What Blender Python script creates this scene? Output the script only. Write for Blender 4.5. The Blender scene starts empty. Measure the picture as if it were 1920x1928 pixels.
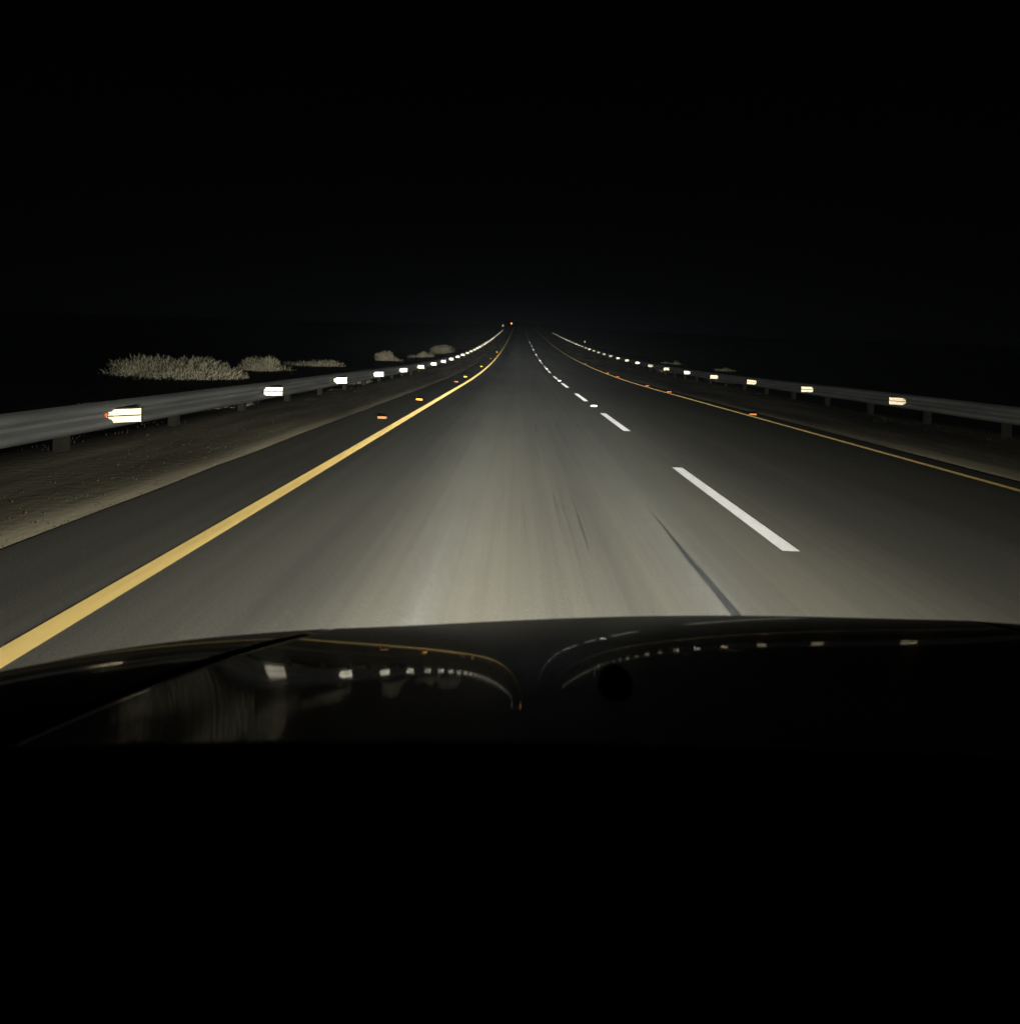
import bpy, bmesh, math, random
from mathutils import Vector, Matrix
R = math.radians
random.seed(7)
scene = bpy.context.scene
C = scene.collection

# ------------------------------------------------------------------ camera
CAM_H = 1.22
cam_data = bpy.data.cameras.new('camera')
cam = bpy.data.objects.new('camera', cam_data)
C.objects.link(cam)
cam.location = (0, 0, CAM_H)
# level, looking along +Y, rolled two degrees; the frame is a low crop of the lens' field
cam.rotation_euler = (Matrix.Rotation(R(90), 3, 'X') @ Matrix.Rotation(R(2.0), 3, 'Z')).to_euler()
cam_data.sensor_width = 36
cam_data.lens = 36 * 1058 / 1928
cam_data.shift_x = -16 / 1928
cam_data.shift_y = -302 / 1928
cam_data.clip_start = 0.02
cam_data.clip_end = 4000
cam_data.dof.use_dof = True
cam_data.dof.focus_distance = 14
cam_data.dof.aperture_fstop = 19.755e-3 / 0.0042      # a phone-sized pupil of about four millimetres
scene.camera = cam

# ------------------------------------------------------------------ night sky
world = bpy.data.worlds.new('World')
scene.world = world
world.use_nodes = True
wn = world.node_tree
bg = wn.nodes['Background']
sky = wn.nodes.new('ShaderNodeTexSky')
sky.sky_type = 'NISHITA'
sky.sun_disc = False
sky.sun_elevation = R(-5)
sky.sun_rotation = R(0)
hs = wn.nodes.new('ShaderNodeHueSaturation')
hs.inputs['Saturation'].default_value = 0.0
wn.links.new(sky.outputs['Color'], hs.inputs['Color'])
tint = wn.nodes.new('ShaderNodeMix'); tint.data_type = 'RGBA'; tint.blend_type = 'MULTIPLY'
tint.inputs[0].default_value = 1.0
tint.inputs[7].default_value = (.92, .95, 1.12, 1)
wn.links.new(hs.outputs['Color'], tint.inputs[6])
wn.links.new(tint.outputs[2], bg.inputs['Color'])
bg.inputs['Strength'].default_value = 0.007

# ------------------------------------------------------------------ exposure
scene.view_settings.view_transform = 'Standard'
scene.view_settings.look = 'None'
scene.view_settings.exposure = 0
scene.view_settings.gamma = 1
scene.view_settings.use_curve_mapping = False
scene.cycles.use_denoising = True
scene.cycles.max_bounces = 8
scene.cycles.glossy_bounces = 6
scene.cycles.sample_clamp_indirect = 12

# ------------------------------------------------------------------ headlamp beams (the only light on the road)
CAR_X = 0.19
BEAM = 33.0

def headlamp_beam(name, x, y, z, parent=None):
    ld = bpy.data.lights.new(name, 'POINT')
    ld.energy = 1.0
    ld.shadow_soft_size = 0.035
    ld.color = (1.0, 0.968, 0.80)
    ld.use_nodes = True
    nt = ld.node_tree
    em = nt.nodes['Emission']
    geo = nt.nodes.new('ShaderNodeNewGeometry')
    sep = nt.nodes.new('ShaderNodeSeparateXYZ')
    nt.links.new(geo.outputs['Incoming'], sep.inputs[0])
    def m(op, a, b=None):
        n = nt.nodes.new('ShaderNodeMath'); n.operation = op
        for i, v in enumerate((a, b)):
            if v is None: continue
            if isinstance(v, (int, float)): n.inputs[i].default_value = v
            else: nt.links.new(v, n.inputs[i])
        return n.outputs[0]
    hx = m('POWER', m('ABSOLUTE', m('MULTIPLY', sep.outputs['X'], 0.37)), 2.0)
    hz = m('POWER', m('ABSOLUTE', m('ADD', sep.outputs['Z'], -0.015)), 2.0)
    q = m('ADD', m('ADD', hx, hz), 0.0014)
    s = m('MULTIPLY', m('POWER', q, -1.23), BEAM)
    nt.links.new(s, em.inputs['Strength'])
    o = bpy.data.objects.new(name, ld)
    C.objects.link(o)
    o.location = (x, y, z)
    o.parent = parent
    return o

# ------------------------------------------------------------------ helpers
def mat(name, col, rough=0.8, metal=0.0, spec=0.5):
    m = bpy.data.materials.new(name)
    m.use_nodes = True
    p = m.node_tree.nodes['Principled BSDF']
    p.inputs['Base Color'].default_value = (*col, 1)
    p.inputs['Roughness'].default_value = rough
    p.inputs['Metallic'].default_value = metal
    p.inputs['Specular IOR Level'].default_value = spec
    return m

def noise_col(m, stops, scale=(1, 1, 1), detail=4, nscale=1.0, bump=0.0, bump_scale=60, rough=0.6):
    nt = m.node_tree; N = nt.nodes
    p = N['Principled BSDF']
    tc = N.new('ShaderNodeTexCoord')
    mp = N.new('ShaderNodeMapping'); mp.inputs['Scale'].default_value = scale
    nt.links.new(tc.outputs['Object'], mp.inputs[0])
    nz = N.new('ShaderNodeTexNoise'); nz.inputs['Scale'].default_value = nscale
    nz.inputs['Detail'].default_value = detail; nz.inputs['Roughness'].default_value = rough
    nt.links.new(mp.outputs[0], nz.inputs['Vector'])
    cr = N.new('ShaderNodeValToRGB')
    el = cr.color_ramp.elements
    while len(el) < len(stops): el.new(0.5)
    for e, (pos, c) in zip(el, stops):
        e.position = pos; e.color = (*c, 1)
    nt.links.new(nz.outputs['Fac'], cr.inputs[0])
    nt.links.new(cr.outputs[0], p.inputs['Base Color'])
    if bump:
        nb = N.new('ShaderNodeTexNoise'); nb.inputs['Scale'].default_value = bump_scale
        nb.inputs['Detail'].default_value = 3
        nt.links.new(tc.outputs['Object'], nb.inputs['Vector'])
        bn = N.new('ShaderNodeBump'); bn.inputs['Strength'].default_value = bump
        bn.inputs['Distance'].default_value = 0.01
        nt.links.new(nb.outputs['Fac'], bn.inputs['Height'])
        nt.links.new(bn.outputs[0], p.inputs['Normal'])
    return cr, mp, tc

def mesh_obj(name, verts, faces, material, parent=None, smooth=False):
    me = bpy.data.meshes.new(name)
    me.from_pydata([tuple(v) for v in verts], [], faces)
    me.update()
    if smooth:
        for p in me.polygons: p.use_smooth = True
    me.materials.append(material)
    o = bpy.data.objects.new(name, me)
    C.objects.link(o)
    o.parent = parent
    return o

def empty(name, loc, rz=0):
    o = bpy.data.objects.new(name, None)
    C.objects.link(o); o.location = loc; o.rotation_euler = (0, 0, rz)
    return o

def tag(o, label, cat, group=None):
    o['label'] = label; o['category'] = cat
    if group: o['group'] = group
    return o

def inst(src, parent, loc, rot=(0, 0, 0), name=None):
    o = bpy.data.objects.new(name or src.name.split('.')[0], src.data)
    C.objects.link(o); o.parent = parent; o.location = loc; o.rotation_euler = rot
    return o

def box(V, F, c, s, rz=0):
    b = len(V); cx, cy, cz = c; sx, sy, sz = (v / 2 for v in s)
    for dx, dy, dz in ((-1,-1,-1),(1,-1,-1),(1,1,-1),(-1,1,-1),(-1,-1,1),(1,-1,1),(1,1,1),(-1,1,1)):
        x, y = dx * sx, dy * sy
        V.append((cx + x * math.cos(rz) - y * math.sin(rz), cy + x * math.sin(rz) + y * math.cos(rz), cz + dz * sz))
    F += [tuple(b + i for i in f) for f in ((0,3,2,1),(4,5,6,7),(0,1,5,4),(1,2,6,5),(2,3,7,6),(3,0,4,7))]

def zr(y):                                  # the road: level, then a long sag onto a climbing grade
    t = max(0.0, y - 20.0)
    return 0.067 * (t - 34.6 * (1 - math.exp(-t / 34.6)))
def slope(y):
    return math.atan((zr(y + .5) - zr(y - .5)))

def ys_list(y0, y1):
    out = []; y = y0
    while y < y1 - 1e-6:
        out.append(y)
        y += 0.5 if y < 30 else 2.0 if y < 160 else 10.0
    out.append(y1)
    return out

def strip(name, x0, x1, y0, y1, lift, material, parent=None, nx=1, wob=0.0):
    V, F = [], []
    ys = ys_list(y0, y1)
    for y in ys:
        for i in range(nx + 1):
            x = x0 + (x1 - x0) * i / nx
            w = random.uniform(-wob, wob) if i in (0, nx) else 0
            V.append((x + w, y, zr(y) + lift))
    for j in range(len(ys) - 1):
        for i in range(nx):
            a = j * (nx + 1) + i
            F.append((a, a + 1, a + nx + 2, a + nx + 1))
    return mesh_obj(name, V, F, material, parent)

ORD = ['first', 'second', 'third', 'fourth', 'fifth', 'sixth', 'seventh', 'eighth', 'ninth', 'tenth']

# ------------------------------------------------------------------ materials
m_asphalt = mat('asphalt', (.09, .088, .08), .9, 0, .15)
def build_asphalt():
    nt = m_asphalt.node_tree; N = nt.nodes; Lk = nt.links
    p = N['Principled BSDF']
    tc = N.new('ShaderNodeTexCoord')
    def nz(scale, nscale, detail, rough=.55):
        mp = N.new('ShaderNodeMapping'); mp.inputs['Scale'].default_value = scale
        Lk.new(tc.outputs['Object'], mp.inputs[0])
        n = N.new('ShaderNodeTexNoise'); n.inputs['Scale'].default_value = nscale
        n.inputs['Detail'].default_value = detail; n.inputs['Roughness'].default_value = rough
        Lk.new(mp.outputs[0], n.inputs['Vector'])
        return n.outputs['Fac']
    def math_(op, a, b):
        n = N.new('ShaderNodeMath'); n.operation = op
        for i, v in enumerate((a, b)):
            if isinstance(v, (int, float)): n.inputs[i].default_value = v
            else: Lk.new(v, n.inputs[i])
        return n.outputs[0]
    streak = nz((11, .09, 1), 1.0, 4, .65)          # long tyre streaks
    broad = nz((.9, .03, 1), 1.0, 2)          # worn wheel paths and laid strips
    patch = nz((.5, .25, 1), 1.0, 3)
    grain = nz((1, 1, 1), 70, 2)
    f = math_('ADD', math_('MULTIPLY', streak, .34), math_('ADD', math_('MULTIPLY', broad, .7), math_('ADD', math_('MULTIPLY', patch, .35), math_('MULTIPLY', grain, .25))))
    f = math_('DIVIDE', f, 1.64)
    # worn tone and painted-in light across the carriageway: polished and rubbered wheel paths, older shoulder asphalt
    sx = N.new('ShaderNodeSeparateXYZ'); Lk.new(tc.outputs['Object'], sx.inputs[0])
    wx = math_('ADD', sx.outputs['X'], math_('MULTIPLY', math_('SUBTRACT', patch, .5), .45))
    nx01 = math_('DIVIDE', math_('ADD', wx, 3.2), 8.7)
    wr = N.new('ShaderNodeValToRGB'); we = wr.color_ramp.elements
    wear_and_light = [(-3.1, .40), (-2.0, .42), (-1.62, .46), (-1.30, .30), (-.95, .40), (-.45, .56), (.02, .60), (.22, .46), (.36, .54), (.55, .44), (.8, .52), (1.7, .55), (2.6, .58), (4.9, .58), (5.4, .46)]  # wheel paths darker; right lane painted lighter where the headlamps reach weakly
    while len(we) < len(wear_and_light): we.new(.5)
    for e, (x, v) in zip(we, wear_and_light):
        e.position = (x + 3.2) / 8.7; e.color = (v, v, v, 1)
    wr.color_ramp.interpolation = 'B_SPLINE'
    Lk.new(nx01, wr.inputs[0])
    f = math_('ADD', f, math_('MULTIPLY', math_('SUBTRACT', wr.outputs[0], .5), .85))
    # thin rubber and oil streaks, only where tyres run
    thin = nz((26, .35, 1), 1.0, 3, .6)
    tm = N.new('ShaderNodeMapRange'); tm.interpolation_type = 'SMOOTHSTEP'
    tm.inputs['From Min'].default_value = .60; tm.inputs['From Max'].default_value = .74
    Lk.new(thin, tm.inputs['Value'])
    lane = N.new('ShaderNodeMapRange'); lane.interpolation_type = 'SMOOTHSTEP'
    lane.inputs['From Min'].default_value = .75; lane.inputs['From Max'].default_value = .15
    Lk.new(math_('ABSOLUTE', math_('SUBTRACT', wx, .45), 0), lane.inputs['Value'])
    f = math_('SUBTRACT', f, math_('MULTIPLY', math_('MULTIPLY', tm.outputs[0], lane.outputs[0]), .16))
    cr = N.new('ShaderNodeValToRGB'); el = cr.color_ramp.elements
    el[0].position = .32; el[0].color = (.042, .042, .041, 1)
    el[1].position = .64; el[1].color = (.116, .112, .098, 1)
    Lk.new(f, cr.inputs[0]); Lk.new(cr.outputs[0], p.inputs['Base Color'])
    bn = N.new('ShaderNodeBump'); bn.inputs['Strength'].default_value = .35; bn.inputs['Distance'].default_value = .004
    Lk.new(grain, bn.inputs['Height']); Lk.new(bn.outputs[0], p.inputs['Normal'])
build_asphalt()
m_yellow = mat('yellow_road_paint', (.80, .49, .10), .7, 0, .2)
noise_col(m_yellow, [(.25, (.58, .44, .17)), (.5, (.76, .57, .22)), (.75, (.80, .62, .28))], (6, .5, 1), 4, 1.0)
m_white = mat('white_road_paint', (.8, .8, .76), .7, 0, .2)
noise_col(m_white, [(.25, (.44, .45, .48)), (.5, (.60, .61, .66)), (.8, (.66, .67, .72))], (8, .6, 1), 4, 1.0)
m_tar = mat('tar', (.012, .012, .012), .6)
m_dirt = mat('roadside_dirt', (.1, .09, .07), .95, 0, .1)
noise_col(m_dirt, [(.28, (.055, .049, .037)), (.5, (.165, .147, .11)), (.72, (.29, .265, .205))], (1.6, .22, 1), 6, 1.0, .6, 14)
m_galv = mat('galvanised_steel', (.32, .33, .34), .62, .25, .3)
noise_col(m_galv, [(.3, (.075, .078, .084)), (.5, (.115, .118, .126)), (.72, (.145, .148, .155))], (1, .45, 5), 5, 1.6)
m_post = mat('post_steel', (.020, .018, .014), .85, 0, .15)
m_prism_white = mat('prism_white', (.97, .96, .94), .34, 1.0)
m_prism_warm = mat('prism_warm', (.97, .925, .85), .36, 1.0)
m_prism_dusty = mat('prism_dusty', (.93, .91, .88), .40, 1.0)
m_prism_dim = mat('prism_dim_amber', (.66, .44, .24), .45, 1.0)
m_prism_amber = mat('prism_amber', (.97, .70, .30), .34, 1.0)
m_prism_red = mat('prism_red', (.90, .50, .27), .40, 1.0)
m_stud = mat('stud_body', (.35, .34, .3), .7)
m_plastic = mat('black_plastic', (.012, .012, .013), .7, 0, .2)
m_dash = mat('dashboard_vinyl', (.008, .008, .009), .95, 0, .05)
m_leaf = mat('dry_leaf', (.16, .15, .09), .9, 0, .1)
noise_col(m_leaf, [(.3, (.22, .205, .15)), (.7, (.40, .37, .29))], (3, 3, 3), 3, 1.0)
m_twig = mat('twig', (.10, .08, .055), .9)
m_grass = mat('dry_grass', (.075, .068, .045), .9, 0, .1)

m_paint = bpy.data.materials.new('black_car_paint')
m_paint.use_nodes = True
def build_paint():
    nt = m_paint.node_tree; N = nt.nodes
    N.remove(N['Principled BSDF'])
    d = N.new('ShaderNodeBsdfDiffuse'); d.inputs['Color'].default_value = (.012, .012, .013, 1)
    g = N.new('ShaderNodeBsdfGlossy'); g.inputs['Color'].default_value = (1, 1, 1, 1)
    tc = N.new('ShaderNodeTexCoord'); nz = N.new('ShaderNodeTexNoise'); nz.inputs['Scale'].default_value = 7
    nz.inputs['Detail'].default_value = 4
    nt.links.new(tc.outputs['Object'], nz.inputs['Vector'])
    mr = N.new('ShaderNodeMapRange')
    mr.inputs['To Min'].default_value = .02; mr.inputs['To Max'].default_value = .045
    nt.links.new(nz.outputs['Fac'], mr.inputs['Value']); nt.links.new(mr.outputs[0], g.inputs['Roughness'])
    g2 = N.new('ShaderNodeBsdfGlossy'); g2.inputs['Roughness'].default_value = .22
    gm = N.new('ShaderNodeMixShader'); gm.inputs[0].default_value = .36
    nt.links.new(g.outputs[0], gm.inputs[1]); nt.links.new(g2.outputs[0], gm.inputs[2])
    mx = N.new('ShaderNodeMixShader'); mx.inputs[0].default_value = .16
    nt.links.new(d.outputs[0], mx.inputs[1]); nt.links.new(gm.outputs[0], mx.inputs[2])
    nt.links.new(mx.outputs[0], N['Material Output'].inputs['Surface'])
build_paint()

def ribbed(name, x0, x1, y0, y1, material, parent, rib=.034):      # road paint with cross ribs added so risers catch the beams and brighten it
    V, F = [], []
    y = y0
    while y < y1 - 1e-6:
        p = .008 if y < 7 else .02 if y < 25 else .05 if y < 60 else .2
        p = min(p, y1 - y)
        h = rib * p * (1 if y < 22 else max(.22, 1 - (y - 22) / 50))
        a, b = zr(y) + .004, zr(y + p) + .004
        q = len(V)
        V += [(x0, y, a), (x1, y, a), (x0, y, a + h), (x1, y, a + h), (x0, y + p, b), (x1, y + p, b)]
        F += [(q, q + 1, q + 3, q + 2), (q + 2, q + 3, q + 5, q + 4)]
        y += p
    return mesh_obj(name, V, F, material, parent)

# ------------------------------------------------------------------ ground and road
def ground_h(x, y):
    z = zr(y) - 0.006
    if x < -2.87:
        t = max(0, min(1, (-2.89 - x) / 1.8))
        z += 0.05 * t * t * (3 - 2 * t)
        if x < -5.0: z -= .15 * min(1, (-5.0 - x))
        z += 0.035 * math.sin(x * 2.1 + y * .35) * min(1, (-2.87 - x)) * math.sin(y * .23 + 1)
        if x < -5.5: z -= min(4, (-5.5 - x) * .05)
    elif x > 5.5:
        t = max(0, min(1, (x - 5.5) / 2.6))
        z += 0.05 * t * t * (3 - 2 * t)
        if x > 9.0: z -= .15 * min(1, x - 9.0)
        z += 0.035 * math.sin(x * 1.7 - y * .3) * min(1, x - 5.5)
        if x > 9.5: z -= min(4, (x - 9.5) * .05)
    elif -2.80 < x < 5.4:
        z -= 0.15
    return z

def build_ground():
    xs = [-900, -400, -150, -60, -30, -20, -14, -11, -9]
    x = -8.0
    while x < -3.0: xs.append(x); x += .4
    xs += [-2.91, -2.75, 0, 3, 5.3, 5.55]
    x = 6.0
    while x < 11: xs.append(x); x += .5
    xs += [11.5, 14, 20, 30, 60, 150, 400, 900]
    ys = [-60, -30, -15] + ys_list(-8, 330) + [400, 520, 700, 1000]
    V, F = [], []
    for y in ys:
        for x in xs:
            V.append((x, y, ground_h(x, min(y, 330))))
    n = len(xs)
    for j in range(len(ys) - 1):
        for i in range(n - 1):
            a = j * n + i
            F.append((a, a + 1, a + n + 1, a + n))
    o = mesh_obj('ground', V, F, m_dirt, None, True)
    o['kind'] = 'structure'
build_ground()

road = strip('road', -2.89, 5.42, -12, 325, 0.0, m_asphalt, None, 8, .022)
road['kind'] = 'structure'
XL, XD, XR = -1.90, 1.79, 5.06
ribbed('yellow_edge_line', XL - .062, XL + .062, -2, 200, m_yellow, road)
ribbed('yellow_edge_line', XR - .05, XR + .05, 0, 200, m_yellow, road)
k = 0
y = 3.60 - 5.45
while y < 175:
    ribbed('lane_dash', XD - .057, XD + .057, y, y + 2.6, m_white, road, .020)
    y += 5.45
def build_seam():
    V, F = [], []
    pts = [(2.0, .050), (2.6, .048), (3.0, .040), (3.4, .034), (3.7, .022), (4.0, .012), (4.35, .004)]
    for i, (y, w) in enumerate(pts):
        x = 1.075 + .004 * math.sin(y * 5)
        V += [(x - w / 2, y, .004), (x + w / 2, y, .004)]
    for i in range(len(pts) - 1): F.append((2*i, 2*i+1, 2*i+3, 2*i+2))
    mesh_obj('tar_seam', V, F, m_tar, road)
build_seam()

# ------------------------------------------------------------------ prismatic reflector faces: real corner-cube arrays, open towards -Y
def prism_mesh(name, w, h, edge, material, split=-1):
    n = Vector((0, -1, 0))
    a = Vector((0, 0, 1)); b = Vector((1, 0, 0))
    E = []
    for k in range(3):
        t = R(90 + 120 * k)
        lat = b * math.cos(t) + a * math.sin(t)
        E.append((n * (1 / math.sqrt(3)) + lat * math.sqrt(2 / 3)) * edge)
    V, F = [], []
    for i in range(-34, 35):
        for j in range(-34, 35):
            P = (E[0] - E[1]) * i + (E[1] - E[2]) * j
            if abs(P.x) > w / 2 - edge * .55 or abs(P.z) > h / 2 - edge * .55 or abs(P.z) < split: continue
            for e, g in ((E[0], E[1]), (E[1], E[2]), (E[2], E[0])):
                q = len(V)
                V += [P, P + e, P + e + g, P + g]
                F.append((q, q + 1, q + 2, q + 3))
    me = bpy.data.meshes.new(name)
    me.from_pydata([tuple(v) for v in V], [], F)
    me.materials.append(material)
    return me

# ------------------------------------------------------------------ guardrails
SPACE = 3.81
def beam_mesh(side):
    # W-beam cross-section: (offset towards the road, height)
    prof = [(-.012, -.155), (.0, -.150), (.030, -.138), (.070, -.112), (.080, -.092), (.080, -.070), (.066, -.050), (.010, -.022), (.0, -.010),
            (.0, .010), (.010, .022), (.066, .050), (.080, .070), (.080, .092), (.070, .112), (.030, .138), (.0, .150), (-.012, .155)]
    return prof

def guardrail(x, side, zmid, y_first, n, label, post_off):
    root = tag(empty('guardrail', (x, 0, 0)), label, 'guardrail')
    prof = beam_mesh(side)
    y_start = y_first - SPACE * 3
    total = n + 3
    for i in range(total):
        ya, yb = y_start + SPACE * i - .9, y_start + SPACE * (i + 1) - .9 + .12
        V, F = [], []
        seg = 4
        for j in range(seg + 1):
            yy = ya + (yb - ya) * j / seg
            lap = .003 * (1 if j == seg else 0)
            wv = .007 * math.sin(yy * .9 + x) + .005 * math.sin(yy * 2.3 + 1)      # slightly knocked about
            for (o, h) in prof:
                V.append((side * (o + lap + wv), yy, zr(yy) + zmid + h + .5 * wv))
        m = len(prof)
        for j in range(seg):
            for q in range(m - 1):
                a = j * m + q
                F.append((a, a + 1, a + m + 1, a + m))
        mesh_obj('beam', V, F, m_galv, root, True)
    # posts every half bay
    V, F = [], []
    hgt = 1.0
    box(V, F, (0, -.05, -hgt / 2), (.10, .006, hgt)); box(V, F, (-.05, 0, -hgt / 2), (.006, .09, hgt)); box(V, F, (.05, 0, -hgt / 2), (.006, .09, hgt))
    box(V, F, (side * .095, 0, -.16), (.08, .09, .20))
    post = None
    for i in range(total * 2):
        yy = y_start + SPACE * .5 * i + post_off
        if post is None:
            post = mesh_obj('post', V, F, m_post, root); o = post
        else:
            o = inst(post, root, (0, 0, 0))
        o.location = (-side * .155, yy, zr(yy) + zmid + .13)
    # reflectors
    V, F = [], []
    box(V, F, (0, .030, 0), (.33, .012, .18)); box(V, F, (-side * .13, .05, 0), (.05, .06, .10))
    plate = None
    pms = [prism_mesh('prism_face', .32, .17, .011, mm, .007) for mm in (m_prism_white, m_prism_warm, m_prism_dusty)]
    pm_red = prism_mesh('prism_face', .06, .17, .011, m_prism_red)
    for i in range(n):
        yy = y_first + SPACE * i
        if plate is None:
            plate = mesh_obj('reflector', V, F, m_post, root); o = plate
        else:
            o = inst(plate, root, (0, 0, 0))
        o.location = (side * .18, yy, zr(yy) + zmid)
        o.rotation_euler = (random.uniform(-.04, .04), random.uniform(-.05, .05), side * R(24) + random.uniform(-.07, .07))
        f = bpy.data.objects.new('prism_face', pms[1] if (side < 0 and i < 4) else random.choice((pms[0], pms[0], pms[1], pms[2]))); C.objects.link(f); f.parent = o
        f.location = (0, 0.0, 0)
        if side > 0 and i == 0:
            f = bpy.data.objects.new('prism_face', pm_red); C.objects.link(f); f.parent = o; f.location = (-.19, .004, 0); f['label'] = 'red end of the nearest reflector'
    return root

guardrail(-4.56, 1, .35, 6.3, 39, 'long grey steel guardrail with white reflectors on the left verge', -.45)
guardrail(8.43, -1, .43, 12.2, 34, 'long grey steel guardrail with white reflectors on the right verge', -.45)

# ------------------------------------------------------------------ raised road studs
def stud_src(material):
    V, F = [], []
    w, d, h = .070, .055, .030
    V = [(-w, -d, 0), (w, -d, 0), (w, d, 0), (-w, d, 0), (-w*.85, -d*.55, h), (w*.85, -d*.55, h), (w*.85, d*.55, h), (-w*.85, d*.55, h)]
    F = [(0,3,2,1), (4,5,6,7), (0,1,5,4), (1,2,6,5), (2,3,7,6), (3,0,4,7)]
    me = bpy.data.meshes.new('body'); me.from_pydata(V, [], F); me.materials.append(m_stud)
    return me, prism_mesh('lens', .15, .044, .0085, material)
def stud(src, x, y, label, group):
    r = tag(empty('road_stud', (x, y, zr(y) + .002)), label, 'road stud', group)
    r.rotation_euler = (slope(y), 0, 0)
    b = bpy.data.objects.new('body', src[0]); C.objects.link(b); b.parent = r
    l = bpy.data.objects.new('lens', src[1]); C.objects.link(l); l.parent = r
    l.location = (0, -.057, .022)
sw, sa, sr, sd = stud_src(m_prism_white), stud_src(m_prism_amber), stud_src(m_prism_red), stud_src(m_prism_dim)
for i in range(8):
    stud(sw, XD, 13.1 + 10.95 * i, f'white reflective road stud between lane dashes, {ORD[i]} from the car', 'white studs along the dashed line')
for i, yy in enumerate((9.6, 13.2, 21.0, 24.6, 35.2, 46.9, 59.4, 72.6)):
    stud(sd if i in (0, 2, 5, 7) else sa, -2.28, yy, f'amber road stud left of the left yellow line, {ORD[i]} from the car', 'amber studs beside the left line')
for i, yy in enumerate((12.4, 19.3, 22.6, 29.2, 32.6, 43.5)):
    stud(sr, 5.20, yy, f'red road stud beside the right yellow line, {ORD[i]} from the car', 'red studs beside the right line')

# ------------------------------------------------------------------ shrubs behind the guardrails
def shrub(x, y, w, top, label, seed, n=16000):
    rnd = random.Random(seed)
    base = ground_h(x, y)
    h = top - base
    root = tag(empty('shrub', (x, y, base)), label, 'shrub', 'roadside shrubs')
    lobes = []
    for i in range(18):
        a = rnd.uniform(0, 2 * math.pi); rr = math.sqrt(rnd.random()) * .78 * w / 2
        env = h * (1 - .62 * (rr / (w / 2)) ** 2) * rnd.uniform(.80, 1.0)
        sv = rnd.uniform(.20, .32) * h; sr = rnd.uniform(.13, .24) * w
        lobes.append((rr * math.cos(a), rr * math.sin(a) * .8, max(.15 * h, (env - sv) * rnd.choice((1, 1, .55))), sr, sv))
    V, F = [], []
    for i in range(n):
        lx, ly, lz, lr, lh = rnd.choice(lobes)
        while True:
            v = Vector((rnd.uniform(-1, 1), rnd.uniform(-1, 1), rnd.uniform(-1, 1)))
            if v.length <= 1: break
        v = v.normalized() * (v.length ** .6) * rnd.uniform(.85, 1.12)
        p = Vector((lx + v.x * lr, ly + v.y * lr, max(.03, lz + v.z * lh)))
        s = rnd.uniform(.018, .05)
        nrm = (v.normalized() + Vector((rnd.uniform(-1, 1), rnd.uniform(-1, 1), rnd.uniform(-1, 1))) * .55).normalized()
        u = (v.normalized() * .5 + Vector((rnd.uniform(-.8, .8), rnd.uniform(-.8, .8), rnd.uniform(.1, 1.3)))).normalized()
        t = nrm.cross(u).normalized()
        q = len(V)
        V += [p - u * s, p + t * s * .13, p + u * s * 1.6, p - t * s * .13]
        F.append((q, q + 1, q + 2, q + 3))
    mesh_obj('foliage', V, F, m_leaf, root)
    V, F = [], []
    for lx, ly, lz, lr, lh in lobes:
        for b in range(4):
            tip = Vector((lx + rnd.uniform(-1, 1) * lr * .9, ly + rnd.uniform(-1, 1) * lr * .9, lz + rnd.uniform(-.2, 1.05) * lh))
            mid = tip * .5 + Vector((0, 0, -.08 * h)); prev = Vector((0, 0, -.05)); r0 = .012
            for p, r1 in ((mid, .008), (tip, .002)):
                q = len(V)
                for c_, rr_ in ((prev, r0), (p, r1)):
                    for k_ in range(3):
                        V.append(c_ + Vector((rr_ * math.cos(k_ * 2.1), rr_ * math.sin(k_ * 2.1), 0)))
                for k_ in range(3): F.append((q + k_, q + (k_ + 1) % 3, q + 3 + (k_ + 1) % 3, q + 3 + k_))
                prev, r0 = p, r1
    mesh_obj('stem', V, F, m_twig, root)

shrub(-6.6, 10.7, 2.9, 1.0, 'broad beige shrub behind the left guardrail, largest and nearest in bright view', 1, 30000)
shrub(-6.5, 14.4, 1.9, .92, 'small round beige shrub behind the left guardrail, right of the largest shrub', 2)
shrub(-6.6, 18.6, 3.4, .78, 'low spreading beige shrub behind the left guardrail, third in the row', 3)
shrub(-6.6, 28.6, 1.8, 1.06, 'beige domed shrub behind the left guardrail, fourth in the row', 4)
shrub(-6.7, 39, 2.0, 1.15, 'faint shrub behind the left guardrail, fifth in the row', 5, 9000)
shrub(-7.0, 52, 2.4, 1.75, 'faint shrub behind the left guardrail, farthest of the row', 6, 9000)
shrub(10.2, 27.5, 2.0, .82, 'dim low shrub behind the right guardrail, nearest on that side', 8, 7000)
shrub(10.3, 37.5, 2.2, 1.1, 'dim low shrub behind the right guardrail, farther of the two there', 9, 7000)

# dry grass on the verges (nobody could count it)
def grass(name, label, x0, x1, y0, y1, n, seed):
    rnd = random.Random(seed)
    V, F = [], []
    tufts = [(rnd.uniform(x0, x1), y0 + (y1 - y0) * rnd.random() ** 1.7) for _ in range(n)]
    for (x, y) in tufts:
        if rnd.random() > .5 + .5 * math.sin(x * 1.7 + y * .6): continue
        for b in range(rnd.randint(5, 12)):
            px, py = x + rnd.gauss(0, .06), y + rnd.gauss(0, .10)
            hgt = rnd.uniform(.015, .05); a = rnd.uniform(0, 6.28); lean = rnd.uniform(0, .6) * hgt
            g = ground_h(px, py) - .01
            q = len(V); w = rnd.uniform(.003, .007)
            V += [(px - w, py, g), (px + w, py, g), (px + lean * math.cos(a), py + lean * math.sin(a), g + hgt)]
            F.append((q, q + 1, q + 2))
    o = mesh_obj(name, V, F, m_grass)
    o['kind'] = 'stuff'; o['label'] = label; o['category'] = 'grass'
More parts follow.
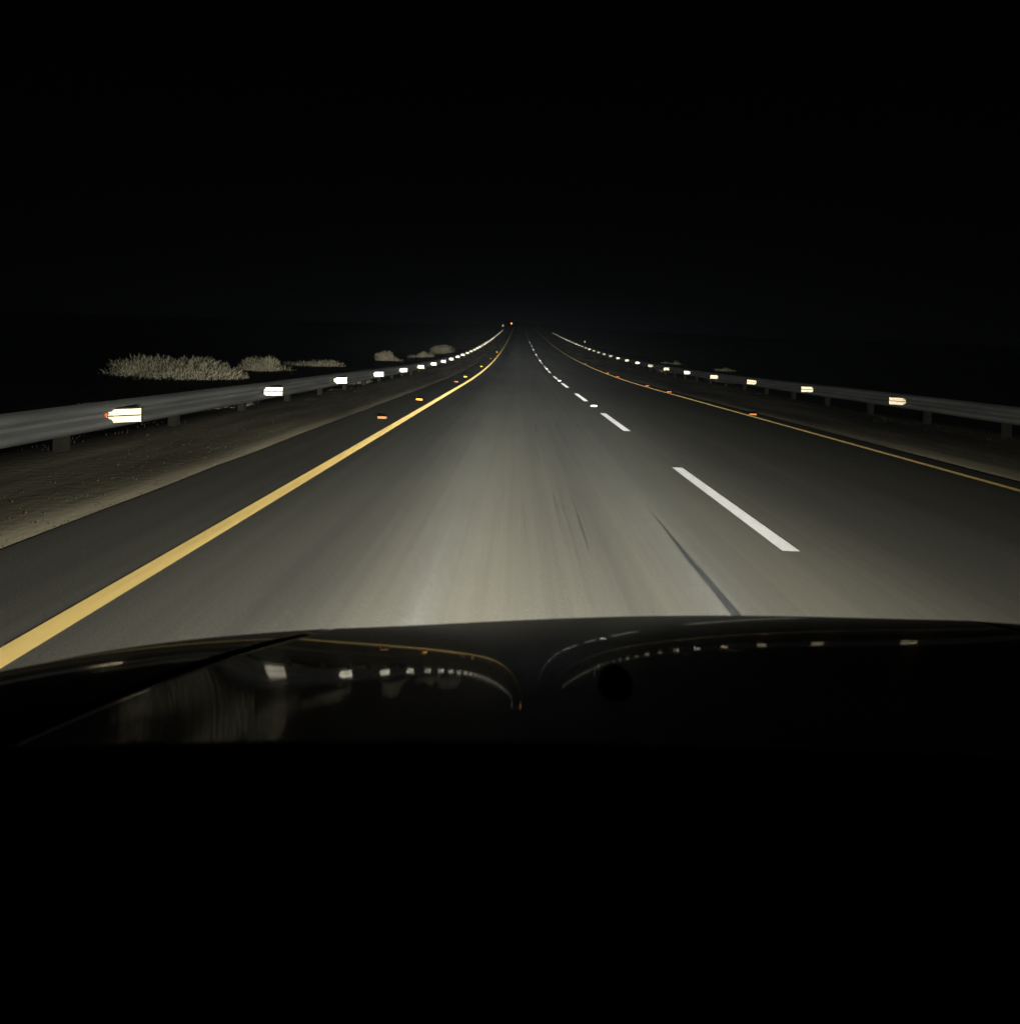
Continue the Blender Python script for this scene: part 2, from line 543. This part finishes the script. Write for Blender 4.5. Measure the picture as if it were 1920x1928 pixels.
grass('dry_grass', 'sparse dry grass along the left verge under the guardrail', -7.5, -4.2, 3, 60, 400, 11)
grass('dry_grass', 'sparse dry grass along the right verge under the guardrail', 7.4, 10.5, 4, 60, 400, 12)

m_stone = mat('gravel_stone', (.085, .076, .058), .95, 0, .05)
def gravel(label, x0, x1, n, seed):
    rnd = random.Random(seed)
    V, F = [], []
    for _ in range(n):
        y = 2.5 + 38 * rnd.random() ** 1.6
        x = x0 + (x1 - x0) * rnd.random() ** 2.2
        g = ground_h(x, y); s_ = rnd.uniform(.004, .012)
        q = len(V)
        V += [(x + s_ * rnd.uniform(.7, 1.3) * math.cos(a), y + s_ * rnd.uniform(.7, 1.3) * math.sin(a), g - .004) for a in (0, 1.26, 2.51, 3.77, 5.03)]
        V.append((x + s_ * rnd.uniform(-.3, .3), y + s_ * rnd.uniform(-.3, .3), g + s_ * rnd.uniform(.4, .9)))
        F += [(q + k_, q + (k_ + 1) % 5, q + 5) for k_ in range(5)]
    o = mesh_obj('gravel', V, F, m_stone)
    o['kind'] = 'stuff'; o['label'] = label; o['category'] = 'gravel'
gravel('loose gravel scattered along the left edge of the asphalt', -2.88, -4.4, 2200, 21)
gravel('loose gravel scattered along the right edge of the asphalt', 5.5, 8.2, 1500, 22)

# ------------------------------------------------------------------ far markers and the orange light
def marker_post(x, y, top, label, mat_face, w=.10):
    g = ground_h(x, y)
    r = tag(empty('marker_post', (x, y, g)), label, 'marker post')
    V, F = [], []
    box(V, F, (0, 0, (top - g) / 2 - .1), (.06, .03, top - g + .2))
    mesh_obj('post', V, F, m_post, r)
    V, F = [], []
    box(V, F, (0, -.035, top - g - .02), (w * 2.2, .012, w * 2.6))
    mesh_obj('plate', V, F, m_stud, r)
    f = bpy.data.objects.new('prism_face', prism_mesh('prism_face', w * 2, w * 2.4, .02, mat_face)); C.objects.link(f); f.parent = r
    f.location = (0, -.06, top - g - .02)
marker_post(-4.6, 157, zr(157) + 1.45, 'thin post with a small pale reflector at the far end of the left guardrail', m_prism_white, .22)
marker_post(9.5, 81, 3.0, 'thin post with a small pale plate standing behind the right guardrail', m_prism_white, .09)

def far_lamp(x, y, z):
    g = zr(y)
    r = tag(empty('warning_lamp', (x, y, g)), 'tiny glowing orange lamp at the far end of the road', 'lamp')
    V, F = [], []
    box(V, F, (0, 0, (z - g) / 2 - .1), (.08, .08, z - g)); box(V, F, (0, .06, z - g), (.44, .10, .44))
    mesh_obj('post', V, F, m_plastic, r)
    bm = bmesh.new(); bmesh.ops.create_uvsphere(bm, u_segments=16, v_segments=10, radius=.30)
    bmesh.ops.scale(bm, vec=(1, .5, 1), verts=bm.verts); bmesh.ops.translate(bm, vec=(0, 0, z - g), verts=bm.verts)
    me = bpy.data.meshes.new('lens'); bm.to_mesh(me); bm.free()
    m = bpy.data.materials.new('orange_lamp'); m.use_nodes = True
    p = m.node_tree.nodes['Principled BSDF']
    p.inputs['Emission Color'].default_value = (1, .30, .09, 1); p.inputs['Emission Strength'].default_value = 2.5
    me.materials.append(m)
    o = bpy.data.objects.new('lens', me); C.objects.link(o); o.parent = r
far_lamp(-2.85, 200, 11.15)

# ------------------------------------------------------------------ the car the picture is taken from
S = .85
K = {(0,0):-.4225,(0,1):-.2753,(0,2):-.1109,(0,3):-.34,(0,4):-.3261,(1,0):.0732,(1,1):.02,(1,2):-.0044,(1,3):.0936,
     (2,0):-.1362,(2,1):.3188,(2,2):.029,(3,0):-.0368,(3,1):-.1653,(4,0):.0584}
def hood_p(x, y):
    Y = y - .8
    return sum(c * x ** i * Y ** j for (i, j), c in K.items())
X0, X1 = -.42, 1.0
def crease(y):                                 # the bonnet's shut line runs outwards towards the windscreen
    return -.36 - .60 * max(0, min(1.0, 1.02 - y)) if y > .40 else -.732
def body_h(X, Y):                              # height of the bonnet and wings over the road
    x, y = X / S, Y / S
    x0 = crease(y)
    if x < x0:
        w = x0 - x
        h = hood_p(x0, y) - .1 * w - .2 * w ** 3
        if x < -.86: h -= 3.0 * (-.86 - x) ** 2
    elif x > X1:
        w = x - X1
        h = hood_p(X1, y) - .02 * w - .1 * w ** 2
    else:
        h = hood_p(x, y)
    return CAM_H + S * h

car = tag(empty('car', (CAR_X, .6, 0)), 'black car bonnet and dark dashboard along the bottom of the view', 'car')
def sheet(name, xa, xb, ya, yb, nx, ny, material, edge=0.005, thick=.02):
    V, F = [], []
    for j in range(ny + 1):
        Y = ya + (yb - ya) * j / ny
        for i in range(nx + 1):
            A = xa(Y) if callable(xa) else xa
            B = xb(Y) if callable(xb) else xb
            X = A + (B - A) * i / nx
            z = body_h(X, Y)
            e = min(X - A, B - X)
            if e < edge: z -= edge * .6 * (1 - math.sqrt(max(0, 1 - ((edge - e) / edge) ** 2)))
            V.append((X - CAR_X, Y - .6, z))
    n = nx + 1
    for j in range(ny):
        for i in range(nx):
            a = j * n + i
            F.append((a, a + 1, a + n + 1, a + n))
    # turned-down skirt all round gives the panel its thickness
    rim = [i for i in range(n)] + [j * n + nx for j in range(1, ny + 1)] + [ny * n + i for i in range(nx - 1, -1, -1)] + [j * n for j in range(ny - 1, 0, -1)]
    b = len(V)
    for r in rim: V.append((V[r][0], V[r][1], V[r][2] - thick))
    for q in range(len(rim)):
        a, c = q, (q + 1) % len(rim)
        F.append((rim[a], rim[c], b + c, b + a)[::-1])
    o = mesh_obj(name, V, F, material, car, True)
    return o
HY0, HY1 = .36, 1.16
cl = lambda Y: crease(Y / S) * S
sheet('hood', lambda Y: cl(Y) + .003, X1 * S - .003, HY0, HY1, 90, 60, m_paint)
sheet('fender', -.79, lambda Y: cl(Y) - .003, HY0 - .1, HY1, 40, 60, m_paint, thick=.35)
sheet('fender', X1 * S + .003, 1.10, HY0 - .1, HY1, 30, 60, m_paint, thick=.35)
V, F = [], []
box(V, F, (0, .60, .36), (1.66, .10, .26))
mesh_obj('bumper', V, F, m_plastic, car)
V, F = [], []
for i in range(5): box(V, F, (0, .60, .505 + .014 * i), (.70, .04, .006))
mesh_obj('grille', V, F, m_plastic, car)
m_lens = mat('headlamp_lens', (.6, .6, .6), .2)
for sx in (-1, 1):
    V, F = [], []
    bm = bmesh.new(); bmesh.ops.create_uvsphere(bm, u_segments=20, v_segments=12, radius=.1)
    bmesh.ops.scale(bm, vec=(1.5, .6, .42), verts=bm.verts)
    me = bpy.data.meshes.new('headlight'); bm.to_mesh(me); bm.free(); me.materials.append(m_lens)
    o = bpy.data.objects.new('headlight', me); C.objects.link(o); o.parent = car
    o.location = (sx * .44, .60, .47)
    headlamp_beam('headlamp_beam', CAR_X + sx * .44, 1.36, .465)
# washer nozzle on the bonnet
def build_light_baffle():  # unseen plate added to stop headlamp light leaking under the bonnet
    V, F = [], []
    n = 40
    for i in range(n + 1):
        X = -.715 + 1.81 * i / n
        z = body_h(X, .375) - .004
        V += [(X - CAR_X, .375 - .6, z), (X - CAR_X, .375 - .6, .25)]
    for i in range(n): F.append((2*i, 2*i+1, 2*i+3, 2*i+2))
    mesh_obj('light_baffle', V, F, m_plastic, car)
build_light_baffle()
nx_, ny_ = .105, .545
bm = bmesh.new(); bmesh.ops.create_uvsphere(bm, u_segments=16, v_segments=10, radius=.017)
bmesh.ops.scale(bm, vec=(1.0, 1.25, .75), verts=bm.verts)
me = bpy.data.meshes.new('washer_nozzle'); bm.to_mesh(me); bm.free(); me.materials.append(m_plastic)
o = bpy.data.objects.new('washer_nozzle', me); C.objects.link(o); o.parent = car
o.location = (nx_ - CAR_X, ny_ - .6, body_h(nx_, ny_) + .002)
# cowl and dashboard: a dark curved shelf under the lens
def build_dash():
    V, F = [], []
    prof = [(.374, .86), (.366, .95), (.352, .972), (.33, .992), (.305, 1.008), (.28, 1.012), (.25, 1.006), (.20, .985), (.10, .955), (.0, .92), (-.10, .86), (-.15, .72), (-.16, .5)]
    n = 40
    for (Y, dz) in prof:
        for i in range(n + 1):
            X = -.80 + 1.98 * i / n
            z = dz - .07 * (X - .1) ** 2 + .004 * math.sin(X * 3)
            V.append((X - CAR_X, Y - .6, z))
    for j in range(len(prof) - 1):
        for i in range(n):
            a = j * (n + 1) + i
            F.append((a, a + n + 1, a + n + 2, a + 1))
    mesh_obj('dashboard', V, F, m_dash, car, True)
build_dash()

# ------------------------------------------------------------------ thin night air lit by the beams
def build_haze():
    V, F = [], []
    box(V, F, (0, 150, 20), (1780, 390, 52))
    m = bpy.data.materials.new('night_air'); m.use_nodes = True
    nt = m.node_tree; nt.nodes.remove(nt.nodes['Principled BSDF'])
    pv = nt.nodes.new('ShaderNodeVolumePrincipled')
    pv.inputs['Color'].default_value = (.68, .80, 1, 1)
    pv.inputs['Density'].default_value = HAZE
    nt.links.new(pv.outputs[0], nt.nodes['Material Output'].inputs['Volume'])
    o = mesh_obj('haze', V, F, m)
    o['kind'] = 'stuff'
HAZE = .00024
build_haze()
